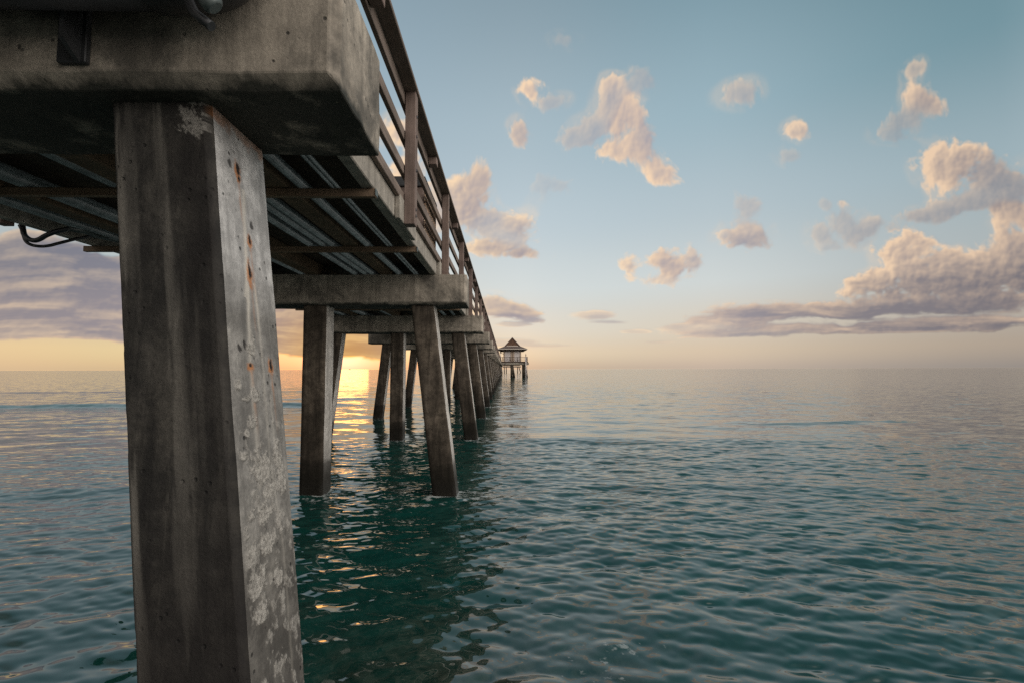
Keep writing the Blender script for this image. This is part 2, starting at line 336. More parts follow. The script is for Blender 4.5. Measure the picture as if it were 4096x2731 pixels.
def concrete(name, c0, c1, streak=.5, stain=.6, pits=True, tide=False, algae_z=None, attrs=False, bumps=.5, spec=.3):
    m, nt, bs = mat(name); n = N(nt); v = n.vec()
    big = n.noise(v, 1.6, 5, .6); med = n.noise(v, 7, 8, .72); fine = n.noise(v, 60, 5, .7)
    col = n.mix(n.ramp(big, [(.32, 0.), (.68, 1.)]), c0, c1)
    col = n.mix(n.ramp(med, [(.42, stain), (.6, 0.)]), col, tuple(x*.42 for x in c0), 'MIX')
    vs = n.vec((7, 7, .45)); st = n.noise(vs, 1.6, 6, .68)
    col = n.mix(n.ramp(st, [(.36, streak), (.52, 0.)]), col, tuple(x*.35 for x in c0))
    col = n.mix(n.ramp(st, [(.60, 0.), (.76, streak*.8)]), col, tuple(min(1, x*1.55+.01) for x in c1))
    col = n.mix(n.ramp(fine, [(.3, .32), (.7, 0.)]), col, tuple(x*.4 for x in c0))
    h = n.math('ADD', n.math('MULTIPLY', med, .7), n.math('MULTIPLY', fine, .35))
    if pits:
        vo = n.new('ShaderNodeTexVoronoi'); n.link(v, vo.inputs['Vector']); vo.inputs['Scale'].default_value = 22
        pm = n.math('MULTIPLY', n.ramp(vo.outputs['Distance'], [(.10, 1.), (.19, 0.)]), n.ramp(n.noise(v, 6, 3, .5), [(.52, 0.), (.6, 1.)]))
        col = n.mix(n.math('MULTIPLY', pm, .8), col, (.012, .011, .010)); h = n.math('SUBTRACT', h, n.math('MULTIPLY', pm, .8))
    if algae_z is not None:
        mould = n.noise(v, .95, 7, .72, .4); col = n.mix(n.ramp(mould, [(.40, .75), (.52, 0.)]), col, (.035, .033, .028))
    if algae_z is not None:                               # black growth along the lower edge of a cap
        tc = n.new('ShaderNodeTexCoord'); sx = n.new('ShaderNodeSeparateXYZ'); n.link(tc.outputs['Object'], sx.inputs[0])
        zz = n.math('ADD', sx.outputs['Z'], n.math('MULTIPLY', n.math('SUBTRACT', n.noise(n.vec((1, 1, .6)), 3.2, 7, .7), .5), -.16))
        am = n.math('SUBTRACT', 1., n.ramp(n.math('MULTIPLY', n.math('SUBTRACT', zz, algae_z-.055), 12.), [(.12, 0.), (.5, 1.)]))
        col = n.mix(n.math('MULTIPLY', am, .93), col, n.mix(n.noise(v, 30, 4, .7), (.008, .009, .008), (.03, .032, .024)))
        sp = n.new('ShaderNodeTexVoronoi'); n.link(v, sp.inputs['Vector']); sp.inputs['Scale'].default_value = 30
        spm = n.math('MULTIPLY', n.math('MULTIPLY', n.ramp(sp.outputs['Distance'], [(.07, 1.), (.13, 0.)]), am), n.ramp(n.noise(v, 2.5, 3), [(.55, 0.), (.62, .8)]))
        col = n.mix(spm, col, (.30, .26, .18))
    if tide:
        wz = n.math('ADD', n.worldz(), n.math('MULTIPLY', n.math('SUBTRACT', n.noise(v, 5, 5, .7), .5), .3))
        wz2 = n.math('ADD', n.worldz(), n.math('MULTIPLY', n.math('SUBTRACT', n.noise(n.vec((4, 4, .7)), .9, 4, .6), .5), 1.6))
        tm = n.ramp(n.math('MULTIPLY', wz, .5), [(.12, 1.), (.235, .85), (.285, .3), (.5, 0.)])
        if c1[0] < .3: tm = n.math('MAXIMUM', tm, n.ramp(n.math('MULTIPLY', wz2, .4), [(.40, .52), (.56, 0.)]))
        col = n.mix(n.math('MULTIPLY', tm, .93), col, n.mix(n.noise(v, 26, 5, .75), (.003, .003, .0025), (.014, .013, .010)))
        bm_ = n.ramp(n.math('MULTIPLY', wz, .5), [(.05, 1.), (.13, 0.)])
        bar = n.new('ShaderNodeTexVoronoi'); n.link(v, bar.inputs['Vector']); bar.inputs['Scale'].default_value = 75
        col = n.mix(n.math('MULTIPLY', n.math('MULTIPLY', n.ramp(bar.outputs['Distance'], [(.12, 1.), (.25, 0.)]), n.math('MULTIPLY', bm_, n.ramp(med, [(.5, 0.), (.6, 1.)]))), .4), col, (.10, .10, .085))
        h = n.math('ADD', h, n.math('MULTIPLY', n.math('MULTIPLY', bm_, bar.outputs['Distance']), 1.))
        rgh = n.ramp(n.math('MULTIPLY', wz, .5), [(.03, .35), (.12, .9)])
        n.link(rgh, bs.inputs['Roughness'])
    else: bs.inputs['Roughness'].default_value = .85
    if attrs:
        def at(nm):
            a = n.new('ShaderNodeAttribute', attribute_name=nm); return a.outputs['Fac']
        col = n.mix(at('damp'), col, n.mix(1., col, n.mix(n.ramp(med, [(.35, 0.), (.65, 1.)]), (.30, .285, .26), (.46, .44, .405)), 'MULTIPLY'))
        col = n.mix(at('drip'), col, (.50, .46, .39))
        col = n.mix(at('rusty'), col, n.mix(n.noise(v, 40, 4), (.26, .085, .018), (.42, .17, .05)))
        col = n.mix(at('hole'), col, (.010, .008, .007))
        cr = at('crust'); col = n.mix(cr, col, n.mix(n.ramp(n.noise(v, 55, 6, .75), [(.38, 0.), (.58, 1.)]), (.17, .158, .138), (.40, .375, .33)))
        h = n.math('ADD', h, n.math('MULTIPLY', n.math('MULTIPLY', cr, n.noise(v, 90, 6, .85)), 1.1))
    n.link(col, bs.inputs['Base Color']); bs.inputs['Specular IOR Level'].default_value = spec
    n.link(n.bump(h, bumps, .012), bs.inputs['Normal'])
    return m
def wood(name, c0, c1, axis='y'):
    m, nt, bs = mat(name); n = N(nt)
    sc = {'y': (14, .7, 14), 'z': (14, 14, .7), 'x': (.7, 14, 14)}[axis]
    g = n.noise(n.vec(sc), 2.2, 7, .7); big = n.noise(n.vec(), 2.5, 4, .6); fi = n.noise(n.vec(), 70, 3, .6)
    col = n.mix(n.ramp(g, [(.3, 0.), (.7, 1.)]), c0, c1)
    col = n.mix(n.ramp(big, [(.4, .5), (.6, 0.)]), col, tuple(x*.5 for x in c0))
    col = n.mix(n.ramp(fi, [(.3, .3), (.6, 0.)]), col, tuple(x*.5 for x in c0))
    n.link(col, bs.inputs['Base Color']); bs.inputs['Roughness'].default_value = .8; bs.inputs['Specular IOR Level'].default_value = .25
    n.link(n.bump(g, .4, .006), bs.inputs['Normal'])
    return m
def plain(name, c, rough=.5, metal=0., var=.35):
    m, nt, bs = mat(name); n = N(nt); v = n.vec()
    f = n.noise(v, 9, 6, .65)
    n.link(n.mix(n.ramp(f, [(.35, 0.), (.65, 1.)]), tuple(x*(1-var) for x in c), tuple(min(1, x*(1+var*.5)) for x in c)), bs.inputs['Base Color'])
    bs.inputs['Roughness'].default_value = rough; bs.inputs['Metallic'].default_value = metal
    n.link(n.bump(f, .25, .005), bs.inputs['Normal'])
    return m
M_CAP = concrete('cap_concrete', (.34, .295, .235), (.47, .41, .33), .55, .5, True, False, EYE+1.05, bumps=.55)
M_PILE = concrete('stained_shade_side_pile_concrete', (.066, .054, .042), (.170, .138, .104), .75, .65, True, True, spec=.08)  # stained concrete, with the shade of the unlit sides added to the colour
M_PALE = concrete('lit_side_pile_concrete', (.46, .43, .385), (.62, .585, .53), .45, .5, True, True, spec=.12)  # whitish right faces; skylight from that side also painted into the tone
M_NEARD = concrete('near_pile_shade_side_concrete', (.028, .026, .023), (.080, .072, .059), .85, .8, True, False, attrs=True, bumps=.9)  # stained near-pile faces, their shade worked into the base tone too
M_NEARP = concrete('near_pile_lit_side_concrete', (.42, .41, .39), (.60, .585, .555), .6, .65, True, False, attrs=True, bumps=.8)  # weathered right face, lightened in colour for the light falling on it
M_FASC = concrete('fascia_concrete', (.30, .27, .225), (.42, .38, .32), .4, .5, True)
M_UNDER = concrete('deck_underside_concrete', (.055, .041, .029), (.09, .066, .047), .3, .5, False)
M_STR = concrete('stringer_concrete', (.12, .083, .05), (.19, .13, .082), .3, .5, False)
M_WOODY = wood('weathered_rail_wood', (.13, .10, .08), (.25, .195, .16), 'y')
M_WOODZ = wood('weathered_post_wood', (.14, .10, .082), (.25, .185, .155), 'z')
M_WOODX = wood('hanger_wood', (.15, .10, .065), (.26, .185, .12), 'x')
M_PIPE = plain('teal_grey_pipe', (.185, .225, .23), .36)
M_RUBB = plain('black_rubber', (.016, .016, .017), .45)
M_DARKM = plain('dark_painted_metal', (.030, .031, .032), .5, .3)
M_CLAMP = plain('clamp_metal', (.075, .09, .085), .5, .3)
M_BOLT = plain('bolt_metal', (.05, .045, .045), .45, .8)

# ------------------------------------------------------------------ mesh helpers
def box(bm, x0, x1, y0, y1, z0, z1, bev=0, seg=1):
    vs = [bm.verts.new((x, y, z)) for x in (x0, x1) for y in (y0, y1) for z in (z0, z1)]
    fs = [bm.faces.new([vs[i] for i in f]) for f in ((0, 1, 3, 2), (4, 6, 7, 5), (0, 4, 5, 1), (2, 3, 7, 6), (0, 2, 6, 4), (1, 5, 7, 3))]
    if bev:
        es = list({e for f in fs for e in f.edges})
        bmesh.ops.bevel(bm, geom=es, offset=bev, segments=seg, affect='EDGES', profile=.6)
    return bm
def tube(bm, pts, r, n=12, caps=True):
    pts = [Vector(q) for q in pts]; rings = []
    for i, q in enumerate(pts):
        d = (pts[min(i+1, len(pts)-1)]-pts[max(i-1, 0)]).normalized()
        a = d.orthogonal().normalized() if i == 0 else (ref-d*ref.dot(d)).normalized()
        ref = a; b = d.cross(a); rr = r[i] if isinstance(r, (list, tuple)) else r
        rings.append([bm.verts.new(q+(a*math.cos(2*math.pi*k/n)+b*math.sin(2*math.pi*k/n))*rr) for k in range(n)])
    for A, B in zip(rings, rings[1:]):
        for k in range(n): bm.faces.new((A[k], A[(k+1) % n], B[(k+1) % n], B[k])).smooth = True
    if caps: bm.faces.new(rings[0][::-1]); bm.faces.new(rings[-1])
    return bm
def spline(pts, k=8):
    P = [Vector(q) for q in pts]; out = []
    for i in range(len(P)-1):
        a, b, c, d = P[max(i-1, 0)], P[i], P[i+1], P[min(i+2, len(P)-1)]
        for j in range(k):
            t = j/k
            out.append(.5*((2*b)+(-a+c)*t+(2*a-5*b+4*c-d)*t*t+(-a+3*b-3*c+d)*t**3))
    return out+[P[-1]]
def obj(name, bm, m, parent=None, loc=None):
    me = bpy.data.meshes.new(name)
    bmesh.ops.recalc_face_normals(bm, faces=bm.faces)
    bm.to_mesh(me); bm.free()
    for q in (m if isinstance(m, (list, tuple)) else [m]): me.materials.append(q)
    o = bpy.data.objects.new(name, me); COL.objects.link(o)
    if parent: o.parent = parent
    if loc: o.location = loc
    return o
def tag(o, label, cat, group=None):
    o['label'] = label; o['category'] = cat
    if group: o['group'] = group
    return o
def thing(name, label, cat, loc=(0, 0, 0), group=None):
    o = bpy.data.objects.new(name, None); COL.objects.link(o); o.location = loc; o.empty_display_size = .3
    return tag(o, label, cat, group)
def copy_tree(o, parent=None):
    c = o.copy(); COL.objects.link(c)
    if parent: c.parent = parent
    for ch in o.children: copy_tree(ch, c)
    return c
def mesh_obj(name, verts, faces, mats, parent=None, midx=None, attrs=None, smooth=True):
    me = bpy.data.meshes.new(name)
    v = np.asarray(verts, np.float32); f = np.asarray(faces, np.int32)
    me.vertices.add(len(v)); me.vertices.foreach_set('co', v.ravel())
    me.loops.add(f.size); me.loops.foreach_set('vertex_index', f.ravel())
    me.polygons.add(len(f)); me.polygons.foreach_set('loop_start', np.arange(0, f.size, f.shape[1], dtype=np.int32))
    me.polygons.foreach_set('loop_total', np.full(len(f), f.shape[1], np.int32))
    me.polygons.foreach_set('use_smooth', np.full(len(f), smooth, bool))
    if midx is not None: me.polygons.foreach_set('material_index', np.asarray(midx, np.int32))
    for q in mats: me.materials.append(q)
    for nm, arr in (attrs or {}).items():
        a = me.attributes.new(nm, 'FLOAT', 'POINT'); a.data.foreach_set('value', np.asarray(arr, np.float32))
    me.update(calc_edges=True); me.validate()
    o = bpy.data.objects.new(name, me); COL.objects.link(o)
    if parent: o.parent = parent
    return o

# ------------------------------------------------------------------ sea
SP, Y0, CD = 5.516, 1.557, .5425                    # bent spacing, first bent, cap depth
ZC0, ZC1 = EYE+1.0, EYE+1.472                       # underside and top of the caps
PY = (CD-.36)/2
PILES = ((-1.473, .134, -.055), (-3.156, 0, 0), (-4.86, -.115, .0))     # left front corner at the top, lean in x and y
def sea_height(x, y, res):
    rng = np.random.RandomState(5)
    patch = .55+.9*fbm(x*.07, y*.16, 3, 71)
    edge = sm(13.5, 11.2, np.hypot(x*.35-.6, y)+1.3*(fbm(x*.25, y*.25, 3, 5)-.5))      # nearer water is more ruffled
    rad = np.hypot(x, y)
    ruff = (.17+.45*edge+.26*sm(8.5, 4., rad))*patch*(1-.30*sm(-2.5, -5, x))
    z = np.zeros_like(x); dx = np.zeros_like(x); dy = np.zeros_like(x); un = np.zeros_like(x); zs = np.zeros_like(x)
    n = 150
    for k in range(n):
        lam = .09*(36.)**((k+rng.rand())/n)
        th = R(-90+rng.normal()*27+(12 if k % 2 else -12))
        kx = np.float32(2*math.pi/lam*math.cos(th)); ky = np.float32(2*math.pi/lam*math.sin(th))
        st = .0265*SEA*(1.2 if lam < .2 else 1.4 if lam < .42 else 1.1*(.42/lam)**.9)
        amp = st*lam/(2*math.pi)
        w = sm(2.2, 4.2, lam/res)
        rf = ruff if lam < 1.2 else 1
        un += ((1-w)*st*np.maximum(rf, .5))**2*.5; w = w*amp*rf
        ph = kx*x+ky*y+np.float32(rng.rand()*6.283)
        zz = w*np.sin(ph); z += zz
        if lam < 1.: zs += zz
        c = np.cos(ph)*w*.55
        dx -= c*math.cos(th); dy -= c*math.sin(th)
    dy -= .6*zs                       # wind ripples lean shoreward: short steep fronts, long flat backs
    # low swell rolling in
    for (y0, x0, x1, a, wd, sk) in ((23.3, -60, -9, .15, .7, .03), (12.3, -.5, 8, .035, .7, .02), (16.1, 9, 15, .07, .5, 0), (40, -70, -16, .06, 1.2, .02), (7.6, -9, -3, .03, .5, .1), (31, -14, -5.5, .05, 1., 0)):
        wobble = (fbm(x*.22, x*0+y0, 3, 19)-.5)*1.6
        m = sm(x0-2, x0+2, x)*sm(x1+2, x1-2, x)
        q = (y-y0-wobble-sk*(x-x0))/wd
        z += a*m*np.exp(-q*q*np.where(q < 0, 2.4, .5))*(.6+.8*fbm(x*.3, y*.1, 2, 44))
    return z, dx, dy, np.sqrt(un)
SEA = .84
def build_sea():
    # one disc of water: rings close together near the pier, far apart towards the horizon
    nr = 1600
    q = np.linspace(0, 1, nr)
    i0, i1 = 1/1.6, 1/9000.
    inv = i0*(1-q)+i1*q; geo = 1.6*(9000/1.6)**q
    w = .62
    r = 1/(w*inv+(1-w)/geo); r = np.maximum.accumulate(r); r = np.concatenate([[.02, .6, 1.1], r])
    th = np.concatenate([np.linspace(-84, 84, 1560), np.linspace(84, 276, 70)[1:-1]])
    th = np.radians(th)
    rr, tt = np.meshgrid(r, th, indexing='ij')
    X = rr*np.sin(tt); Y = rr*np.cos(tt)
    dth = np.abs(np.gradient(th)); dr = np.gradient(r)
    res = np.maximum(np.maximum(dr[:, None]*.8, rr*dth[None, :]), .02)
    Z, DX, DY, UN = sea_height(*[q.ravel().astype(np.float32) for q in (X, Y, res)])
    v = np.stack([X.ravel()+DX, Y.ravel()+DY, Z], 1)
    # broken foam where the water laps round the piles, some flecks on the shallows, sand and weed showing through close in
    vx, vy = v[:, 0], v[:, 1]; foam = np.zeros(len(v)); shoal = np.zeros(len(v))
    near = np.nonzero((np.hypot(vx, vy) < 32) & (vy > 0))[0]
    a_, b_ = vx[near], vy[near]; fm = np.zeros(len(near))
    fn = fbm(a_*9, b_*14, 5, 201, .65); fn2 = fbm(a_*24, b_*34, 4, 77, .6)
    for k in range(0, 5):
        for px_, lx_, ly_ in PILES:
            cx_ = px_+lx_*(ZC0)+.18; cy_ = Y0+SP*k+PY+.18+ly_*ZC0
            d = np.maximum(np.abs(a_-cx_), np.abs(b_-cy_))-.18
            d2 = np.hypot((a_-cx_-.25)/1.5, (b_-cy_+.15))-.2
            fm = np.maximum(fm, sm(.66, .80, fn+.34*np.exp(-np.maximum(d, 0)/.04)+.12*np.exp(-np.maximum(d2, 0)/.25))*.75*(d < .7))
    for fx_, fy_, r_ in ((.81, 3.25, .16), (.5, 3.0, .14), (-.2, 2.75, .14)):
        d = np.hypot(a_-fx_, (b_-fy_)*1.4)/r_
        fm = np.maximum(fm, sm(.70, .80, fn*.55+fn2*.45+.16*np.exp(-d*d))*.45*(d < 2))
    foam[near] = fm
    q = np.exp(-(((a_+.1)/1.7)**2+((b_-2.2)/1.25)**2))
    shoal[near] = np.clip(q*.8*(.35+1.1*fbm(a_*3, b_*3, 5, 41)), 0, 1)
    a, b = X.shape
    idx = np.arange(a*b).reshape(a, b); nx = np.roll(idx, -1, axis=1)
    f = np.stack([idx[:-1].ravel(), nx[:-1].ravel(), nx[1:].ravel(), idx[1:].ravel()], 1)[:, ::-1]
    m, nt, bs = mat('sea_water'); n = N(nt)
    tc = n.new('ShaderNodeTexCoord')
    # ripples finer than the mesh: slopes taken straight from noise, as steep as the waves the mesh leaves out ("fine")
    def slope(sc, seed, det):
        mp = n.new('ShaderNodeMapping'); n.link(tc.outputs['Object'], mp.inputs[0]); mp.inputs['Scale'].default_value = (sc*.42, sc, sc); mp.inputs['Location'].default_value = (seed, seed*2, 0)
        t = n.new('ShaderNodeTexNoise'); n.link(mp.outputs[0], t.inputs['Vector']); t.inputs['Scale'].default_value = 1; t.inputs['Detail'].default_value = det; t.inputs['Roughness'].default_value = .55
        v = n.new('ShaderNodeVectorMath', operation='SUBTRACT'); n.link(t.outputs['Color'], v.inputs[0]); v.inputs[1].default_value = (.5, .5, .5); return v.outputs[0]
    def scaled(v, f, vec=None):
        q = n.new('ShaderNodeVectorMath', operation='SCALE'); n.link(v, q.inputs[0])
        if hasattr(f, 'links'): n.link(f, q.inputs['Scale'])
        else: q.inputs['Scale'].default_value = f
        return q.outputs[0]
    fa = n.new('ShaderNodeAttribute', attribute_name='fine').outputs['Fac']
    a1 = scaled(slope(3.1, 3., 2), n.math('MULTIPLY', fa, 4.6)); a2 = scaled(slope(11, 11., 3), .10)
    sm_ = n.new('ShaderNodeVectorMath', operation='ADD'); n.link(a1, sm_.inputs[0]); n.link(a2, sm_.inputs[1])
    ml = n.new('ShaderNodeVectorMath', operation='MULTIPLY'); n.link(sm_.outputs[0], ml.inputs[0]); ml.inputs[1].default_value = (.6, 1., 0)
    ge = n.new('ShaderNodeNewGeometry'); ad = n.new('ShaderNodeVectorMath', operation='ADD'); n.link(ge.outputs['Normal'], ad.inputs[0]); n.link(ml.outputs[0], ad.inputs[1])
    no = n.new('ShaderNodeVectorMath', operation='NORMALIZE'); n.link(ad.outputs[0], no.inputs[0]); n.link(no.outputs[0], bs.inputs['Normal'])
    murk = n.noise(tc.outputs['Object'], .8, 4, .6)
    wc = n.mix(n.ramp(murk, [(.35, 0.), (.7, 1.)]), (.003, .033, .0265), (.0055, .045, .037))
    weed = n.ramp(n.noise(tc.outputs['Object'], 9, 6, .7, .8), [(.42, (.010, .016, .010)), (.58, (.052, .055, .040))])
    wc = n.mix(n.new('ShaderNodeAttribute', attribute_name='shoal').outputs['Fac'], wc, weed)
    fo = n.new('ShaderNodeAttribute', attribute_name='foam').outputs['Fac']
    n.link(n.mix(fo, wc, (.42, .44, .42)), bs.inputs['Base Color'])
    n.link(n.math('ADD', n.math('ADD', n.math('MULTIPLY', fo, .5), .035), n.math('MULTIPLY', n.new('ShaderNodeAttribute', attribute_name='fine').outputs['Fac'], .5)), bs.inputs['Roughness'])
    bs.inputs['IOR'].default_value = 1.95
    o = mesh_obj('sea_water', v, f, [m], attrs=dict(fine=UN, foam=foam, shoal=shoal)); o['kind'] = 'structure'
    return o
build_sea()

# ------------------------------------------------------------------ pier bents: a cap on three piles
XR, XL = -.588, -5.40
def cap_mesh(rng, hi=False):
    bm = bmesh.new(); box(bm, XL, XR, 0, CD, ZC0, ZC1)
    def pick(f): return [e for e in bm.edges if all(f(v.co) for v in e.verts)]
    bmesh.ops.bevel(bm, geom=pick(lambda c: c.y < .001 and c.z < ZC0+.001), offset=.045, segments=1, affect='EDGES')
    bmesh.ops.bevel(bm, geom=[e for e in bm.edges if abs(e.verts[0].co.z-e.verts[1].co.z) > .3 and max(v.co.y for v in e.verts) < .001], offset=.034, segments=1, affect='EDGES')
    bmesh.ops.bevel(bm, geom=[e for e in bm.edges if len(e.link_faces) == 2 and e.calc_face_angle(0) > .5], offset=.004, segments=1, affect='EDGES')
    if hi:
        bmesh.ops.subdivide_edges(bm, edges=[e for e in bm.edges if e.calc_length() > .3], cuts=30, use_grid_fill=True)
        bmesh.ops.triangulate(bm, faces=[f for f in bm.faces if len(f.verts) > 4])
        for v in bm.verts:
            x = np.array([v.co.x*5.+v.co.z*3]); y = np.array([v.co.y*5.+v.co.z*4])
            d = float(fbm(x, y, 4, rng)[0]-.5)*.012; v.co += Vector((d, -d, d*1.3))
    return bm
def pile_geo(x0, lean_x, lean_y, ztop, zbot, nz, ns, w=.36, jitter=.004, seed=0, wear=.006, deep=1.):
    """square pile with softened, worn corners; z measured in the world, x0 = left front corner at the top"""
    ch = .022; side = np.linspace(ch, w-ch, ns)
    ring = []; fid = []
    for a in side: ring.append((a, 0)); fid.append(0)          # front
    for a in side: ring.append((w, a)); fid.append(1)          # right
    for a in side: ring.append((w-a, w)); fid.append(2)        # back
    for a in side: ring.append((0, w-a)); fid.append(3)        # left
    ring = np.array(ring); fid = np.array(fid)
    nxt = np.roll(fid, -1); fm = np.where(fid == nxt, fid, np.where(fid == 0, 0, np.where(fid == 1, 1, 0)))
    zs = np.linspace(ztop, zbot, nz); n = len(ring)
    U = np.tile(ring, (nz, 1)); Zc = np.repeat(zs, n)
    nrm = np.tile(np.stack([np.where(fid == 1, 1., np.where(fid == 3, -1., 0)), np.where(fid == 0, -1., np.where(fid == 2, 1., 0))], 1), (nz, 1))
    s = np.tile(np.arange(n), nz)*.05*8/ns
    d = (fbm(s*3+seed*7, Zc*3.2, 4, seed)-.5)*jitter*2
    corner = np.minimum(np.minimum(np.abs(U[:, 0]), np.abs(U[:, 0]-w))+np.minimum(np.abs(U[:, 1]), np.abs(U[:, 1]-w)), 1)
    chip = sm(.62, .8, fbm(Zc*7+seed, Zc*0+3.3*np.tile(fid, nz), 4, seed+3))*np.exp(-corner/.02)*.5
    cen = np.array([w/2, w/2])
    U2 = U+nrm*d[:, None]-(U-cen)*(chip*wear*6)[:, None]
    drop = ztop-Zc
    V = np.stack([x0+U2[:, 0]+lean_x*drop, U2[:, 1]*deep+lean_y*drop, Zc], 1)
    I = np.arange(nz*n).reshape(nz, n); J = np.roll(I, -1, axis=1)
    F = np.stack([I[:-1].ravel(), I[1:].ravel(), J[1:].ravel(), J[:-1].ravel()], 1)
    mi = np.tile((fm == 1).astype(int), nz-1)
    return V, F, mi, fid, U, Zc
ORD = ['nearest', 'second', 'third', 'fourth', 'fifth', 'sixth', 'seventh', 'eighth', 'ninth', 'tenth', 'eleventh', 'twelfth']
def make_bent(name_label, hi, seed):
    t = thing('pile_bent', name_label, 'pier support', (0, 0, 0), 'concrete bents under the pier')
    obj('pile_cap', cap_mesh(seed, hi), M_CAP, t)
    for k, (px, lx, ly) in enumerate(PILES):
        V, F, mi, *_ = pile_geo(px, lx, ly, ZC0, -2.2, 90 if hi else 12, 9 if hi else 3, seed=seed*5+k)
        V[:, 1] += PY
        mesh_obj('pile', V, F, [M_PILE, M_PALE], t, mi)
    return t
def near_pile(parent):
    """the big pile at the left: stains, rust, holes and shell crust where the photograph shows them"""
    nz, ns = 900, 78
    V, F, mi, fid, U, Zc = pile_geo(-1.482, .134, -.055, ZC0, -1.2, nz, ns, w=.372, deep=1.10, jitter=.003, seed=3, wear=.006)
    Z = Zc-EYE; fidt = np.tile(fid, nz); right = fidt == 1; front = fidt == 0
    yy = .115+U[:, 1]*1.1+Y0-.055*(ZC0-Zc)                    # world y of a point on the right face
    crust = np.zeros(len(V)); rust = np.zeros(len(V)); hole = np.zeros(len(V)); drip = np.zeros(len(V))
    s = np.where(right, yy, U[:, 0])
    wob1 = fbm(s*28, Z*28, 4, 77)-.5; wob2 = .6*(fbm(s*60, Z*60, 4, 99)-.5)+.8*(fbm(s*170, Z*140, 3, 55)-.5)
    for kind, y0, z0, ry, rz in FEAT:
        q = np.sqrt(((yy-y0+wob1*.02)/ry)**2+((Z-z0+wob2*.02)/rz)**2)
        if kind == 'crust': crust = np.maximum(crust, sm(1.25, .75, q+wob1*1.3+wob2*1.4)*right)
        elif kind == 'hole': hole = np.maximum(hole, sm(1.1, .7, q+wob1)*right*.85)
        else:
            hole = np.maximum(hole, sm(1.1, .6, q+wob1*.8)*right)
            h2 = np.sqrt(((yy-y0+ry*.5+wob1*.015)/(ry*1.9))**2+((Z-z0+rz*.35)/(rz*1.5))**2)
            rust = np.maximum(rust, sm(1.15, .45, h2+wob2*.8)*.85*right)
            run = np.exp(-((yy-y0+.004+wob1*.006)/(ry*.55))**2)*sm(z0+.01, z0-.03, Z)*sm(z0-.34, z0-.04, Z)
            rust = np.maximum(rust, run*.55*right*(.6+wob1))
    spk = sm(.66, .78, fbm(s*30, Z*22, 5, 123, .6)+.10*sm(.1, -.8, Z)-.06*sm(-.1, .5, Z))
    crust = np.maximum(crust, spk*right*.6*sm(.2, -.5, Z))*np.where(right, sm(.024, .06, U[:, 1]), 1)
    def line(pts, w, a):
        zz = np.array([q[1] for q in pts][::-1]); cy = np.array([q[0] for q in pts][::-1])
        c = np.interp(Z, zz, cy); inside = (Z > zz[0]) & (Z < zz[-1])
        return a*np.exp(-((yy-c+wob1*.01)/w)**2)*inside*right*(.55+.9*fbm(s*8, Z*5, 3, 31))
    for L in (line([(1.858, .74), (1.819, .377), (1.79, .28)], .013, .7), line([(1.813, .33), (1.776, .03), (1.765, -.25), (1.755, -.45)], .012, .75),
              line([(1.866, .35), (1.866, .06), (1.847, -.337), (1.874, -.712), (1.848, -1.2)], .009, .6), line([(1.90, -.1), (1.89, -.4)], .008, .5)):
        drip = np.maximum(drip, np.clip(L, 0, 1)*(.35+.65*sm(.0, .4, Z)))
    # pale scabs and runs on the dark front face
    fx = U[:, 0]
    for (x0, z0, rx, rz) in ((.29, .955, .018, .022), (.32, .89, .022, .03), (.315, .935, .05, .06), (.27, .98, .012, .02)):
        q = np.sqrt(((fx-x0+wob1*.02)/rx)**2+((Z-z0+wob2*.02)/rz)**2)
        crust = np.maximum(crust, sm(1.1, .6, q+wob1*1.5+wob2*1.5)*front*.6)
    fr = sm(.5, .72, fbm(fx*26, Z*1.6, 4, 61))*front*(.10+.30*np.exp(-((fx-.03)/.02)**2)+.12*np.exp(-((fx-.2)/.05)**2))
    drip = np.maximum(drip, fr*.55)
    hole = np.maximum(hole, front*sm(.80, .86, fbm(fx*44, Z*34, 3, 15))*.6)
    bl = fbm(fx*9, Z*2.2, 4, 91)
    damp = right*np.clip(sm(.50, .10, Z+(bl-.5)*.5)*.8+sm(-.35, -1.0, Z)*.3, 0, 1)
    hole = np.maximum(hole, front*.72*sm(.19, .30, fx+(bl-.5)*.16)*(.55+.6*bl))
    hole = np.maximum(hole, (front*.75+right*.45)*sm(-.35, -1.05, Z+(bl-.5)*.5))
    rust = np.maximum(rust, right*sm(.93, .985, Z+wob1*.1)*.5)
    lift = crust*(.001+.002*(wob2+.5))-hole*.003*right
    nv = np.zeros_like(V); nv[right, 0] = 1; nv[front, 1] = -1
    V = V+nv*lift[:, None]; V[:, 1] += .115
    return mesh_obj('pile', V, F, [M_NEARD, M_NEARP], parent, mi, dict(crust=crust, rusty=rust, hole=hole, drip=drip, damp=damp))
